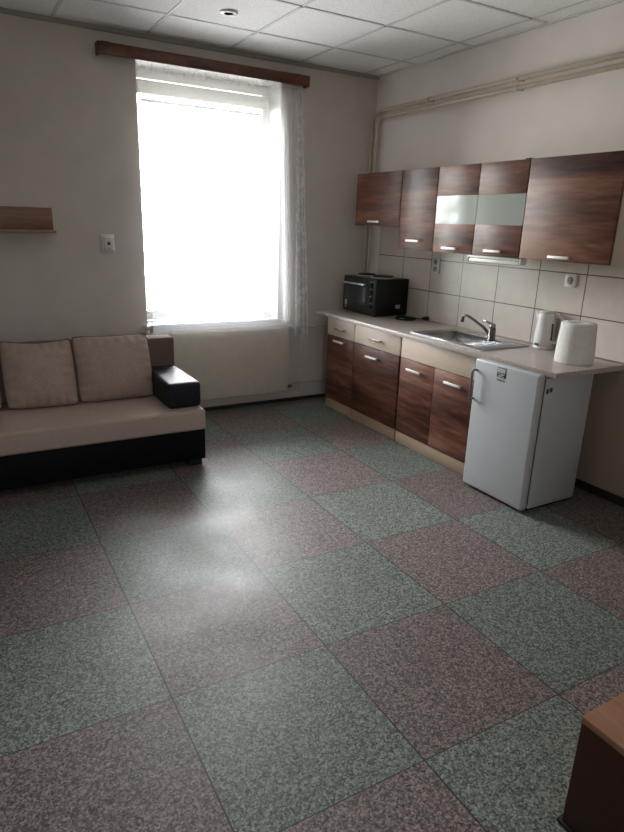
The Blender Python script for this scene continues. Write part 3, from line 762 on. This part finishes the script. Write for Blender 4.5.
la = thing('under_cabinet_lamp', 'white strip lamp below the glazed wall cabinet', 'lamp', (-.27, -1.81, 1.335))
MB().box(-.30, -.245, -2.04, -1.60, 1.362, 1.3789, .003).build('housing', M['whiteplastic'], la)
MB().box(-.297, -.248, -2.035, -1.605, 1.334, 1.3615, .008, 3).build('diffuser', M['lens'], la)
MB().box(-.299, -.246, -2.052, -2.0405, 1.340, 1.377, .003).build('end_cap', M['whiteplastic'], la)
MB().box(-.299, -.246, -1.5995, -1.588, 1.340, 1.377, .003).build('end_cap', M['whiteplastic'], la)

# sockets
s1 = thing('double_socket', 'white double power socket on the tiles below the narrow wall cabinet', 'socket', (-.0085, -.962, 1.26))
MB().box(-.022, -.0083, -1.003, -.922, 1.203, 1.317, .004).build('cover_plate', M['whiteplastic'], s1)
for z in (1.287, 1.233):
    MB().cyl((-.0222, -.9625, z), (-.0235, -.9625, z), .022, n=24).build('socket_well', M['well'], s1)
    for y in (-.9535, -.9715): MB().cyl((-.0237, y, z), (-.0245, y, z), .003, n=10).build('pin_hole', M['ink'], s1)
s2 = thing('single_socket', 'white single power socket on the tiles above the paper roll', 'socket', (-.0085, -2.205, 1.26))
MB().box(-.020, -.0083, -2.247, -2.166, 1.22, 1.30, .004).build('cover_plate', M['whiteplastic'], s2)
MB().cyl((-.0202, -2.2065, 1.26), (-.0215, -2.2065, 1.26), .023, n=24).build('socket_well', M['well'], s2)
for y in (-2.1975, -2.2155): MB().cyl((-.0217, y, 1.26), (-.0225, y, 1.26), .003, n=10).build('pin_hole', M['ink'], s2)

# ceiling downlight
dl = thing('ceiling_downlight', 'small round white downlight in the ceiling board near the window', 'ceiling light', (-1.66, -.785, H - .012))
MB().lathe([(.030, -.010), (.052, -.010), (.056, -.004), (.056, -.0006), (.030, -.0006), (.030, -.010)], (-1.66, -.785, H), 36).build('trim_ring', M['whiteplastic'], dl)
MB().lathe([(.005, -.006), (.0295, -.004), (.0295, -.0012), (.005, -.001)], (-1.66, -.785, H), 30).build('lens', M['lens'], dl)

# ------------------------------------------------------------------ low cabinet in the foreground
lc = thing('low_cabinet', 'low reddish brown wooden cabinet on the floor in the near corner', 'cabinet', (-1.7, -4.35, 0))
ax0, ax1, ay0, ay1 = -2.034, -1.35, -4.75, -4.003
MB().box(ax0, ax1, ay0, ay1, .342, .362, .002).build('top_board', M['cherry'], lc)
MB().box(ax0 + .002, ax0 + .020, ay0 + .002, ay1 - .002, .012, .3418, .0015).build('side_panel', M['cherryshade'], lc)
MB().box(ax1 - .020, ax1 - .002, ay0 + .002, ay1 - .002, .012, .3418, .0015).build('side_panel', M['cherryshade'], lc)
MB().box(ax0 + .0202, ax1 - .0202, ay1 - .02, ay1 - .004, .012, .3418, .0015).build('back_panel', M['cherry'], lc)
MB().box(ax0 + .0202, ax1 - .0202, ay0 + .02, ay1 - .0205, .15, .166).build('inner_shelf', M['cherry'], lc)
MB().box(ax0 - .003, ax1 + .003, ay0, ay1 + .010, .0005, .0118, .001).build('base_skid', M['rubber'], lc)

# ------------------------------------------------------------------ light: daylight through the window and the added fill window
W = bpy.data.worlds.new('daylight'); S.world = W; W.use_nodes = True
nt = W.node_tree; nt.nodes.clear(); L = nt.links
out = node(nt, 'ShaderNodeOutputWorld'); bg = node(nt, 'ShaderNodeBackground')
tc = node(nt, 'ShaderNodeTexCoord'); sp = node(nt, 'ShaderNodeSeparateXYZ'); L.new(tc.outputs['Generated'], sp.inputs[0])
nz = node(nt, 'ShaderNodeTexNoise', Scale=45., Detail=5., Roughness=.7); L.new(tc.outputs['Generated'], nz.inputs['Vector'])
ad = node(nt, 'ShaderNodeMath', operation='MULTIPLY_ADD'); ad.inputs[1].default_value = 1.; L.new(nz.outputs['Fac'], ad.inputs[0]); L.new(sp.outputs[2], ad.inputs[2])
# pale paving below, a band of trees at the horizon, bright overcast sky above
r = ramp(nt, [(.30, (.47, .45, .45)), (.38, (.17, .20, .14)), (.48, (.31, .345, .275)), (.54, (.73, .73, .73)), (.62, (.98, .96, 1.0))], ad.outputs[0])
L.new(r.outputs[0], bg.inputs['Color']); bg.inputs['Strength'].default_value = 24.
L.new(bg.outputs[0], out.inputs[0])
po = bpy.data.lights.new('window_portal', 'AREA'); po.shape = 'RECTANGLE'; po.size = 1.13; po.size_y = 1.84
po.cycles.is_portal = True
pl = bpy.data.objects.new('window_portal', po); COL.objects.link(pl)
pl.location = (-1.465, .36, 1.665); pl.rotation_euler = (-PI / 2, 0, 0)
pq = bpy.data.lights.new('window_portal', 'AREA'); pq.shape = 'RECTANGLE'; pq.size = .6; pq.size_y = .7; pq.cycles.is_portal = True  # portal for the added fill window
pk = bpy.data.objects.new('window_portal', pq); COL.objects.link(pk)
pk.location = (-3.3, YF - .21, 1.85); pk.rotation_euler = (PI / 2, 0, 0)

# ------------------------------------------------------------------ camera
f_, pitch, yaw, roll = 612.73, -.3022, -.5285, .0356
C = Vector((-3.2903, -4.7396, 1.5306))
cp, sp_, cy, sy, cr, sr = math.cos(pitch), math.sin(pitch), math.cos(yaw), math.sin(yaw), math.cos(roll), math.sin(roll)
F_ = Vector((-sy * cp, cy * cp, sp_)); R_ = Vector((cy, sy, 0)); U_ = R_.cross(F_)
R2 = cr * R_ + sr * U_; U2 = -sr * R_ + cr * U_
cd_ = bpy.data.cameras.new('camera'); cam = bpy.data.objects.new('camera', cd_); COL.objects.link(cam)
cam.matrix_world = Matrix(((R2.x, U2.x, -F_.x, C.x), (R2.y, U2.y, -F_.y, C.y), (R2.z, U2.z, -F_.z, C.z), (0, 0, 0, 1)))
cd_.sensor_fit = 'VERTICAL'; cd_.sensor_height = 36.; cd_.lens = f_ / 832 * 36.
cd_.clip_start = .02; cd_.clip_end = 100
S.camera = cam

S.view_settings.view_transform = 'Standard'
S.view_settings.look = 'None'
S.view_settings.gamma = 1.
S.view_settings.use_curve_mapping = False
S.view_settings.exposure = .60
S.cycles.use_denoising = True
S.cycles.max_bounces = 14; S.cycles.diffuse_bounces = 8; S.cycles.transparent_max_bounces = 24
S.cycles.sample_clamp_indirect = 6.
S.cycles.caustics_reflective = False; S.cycles.caustics_refractive = False
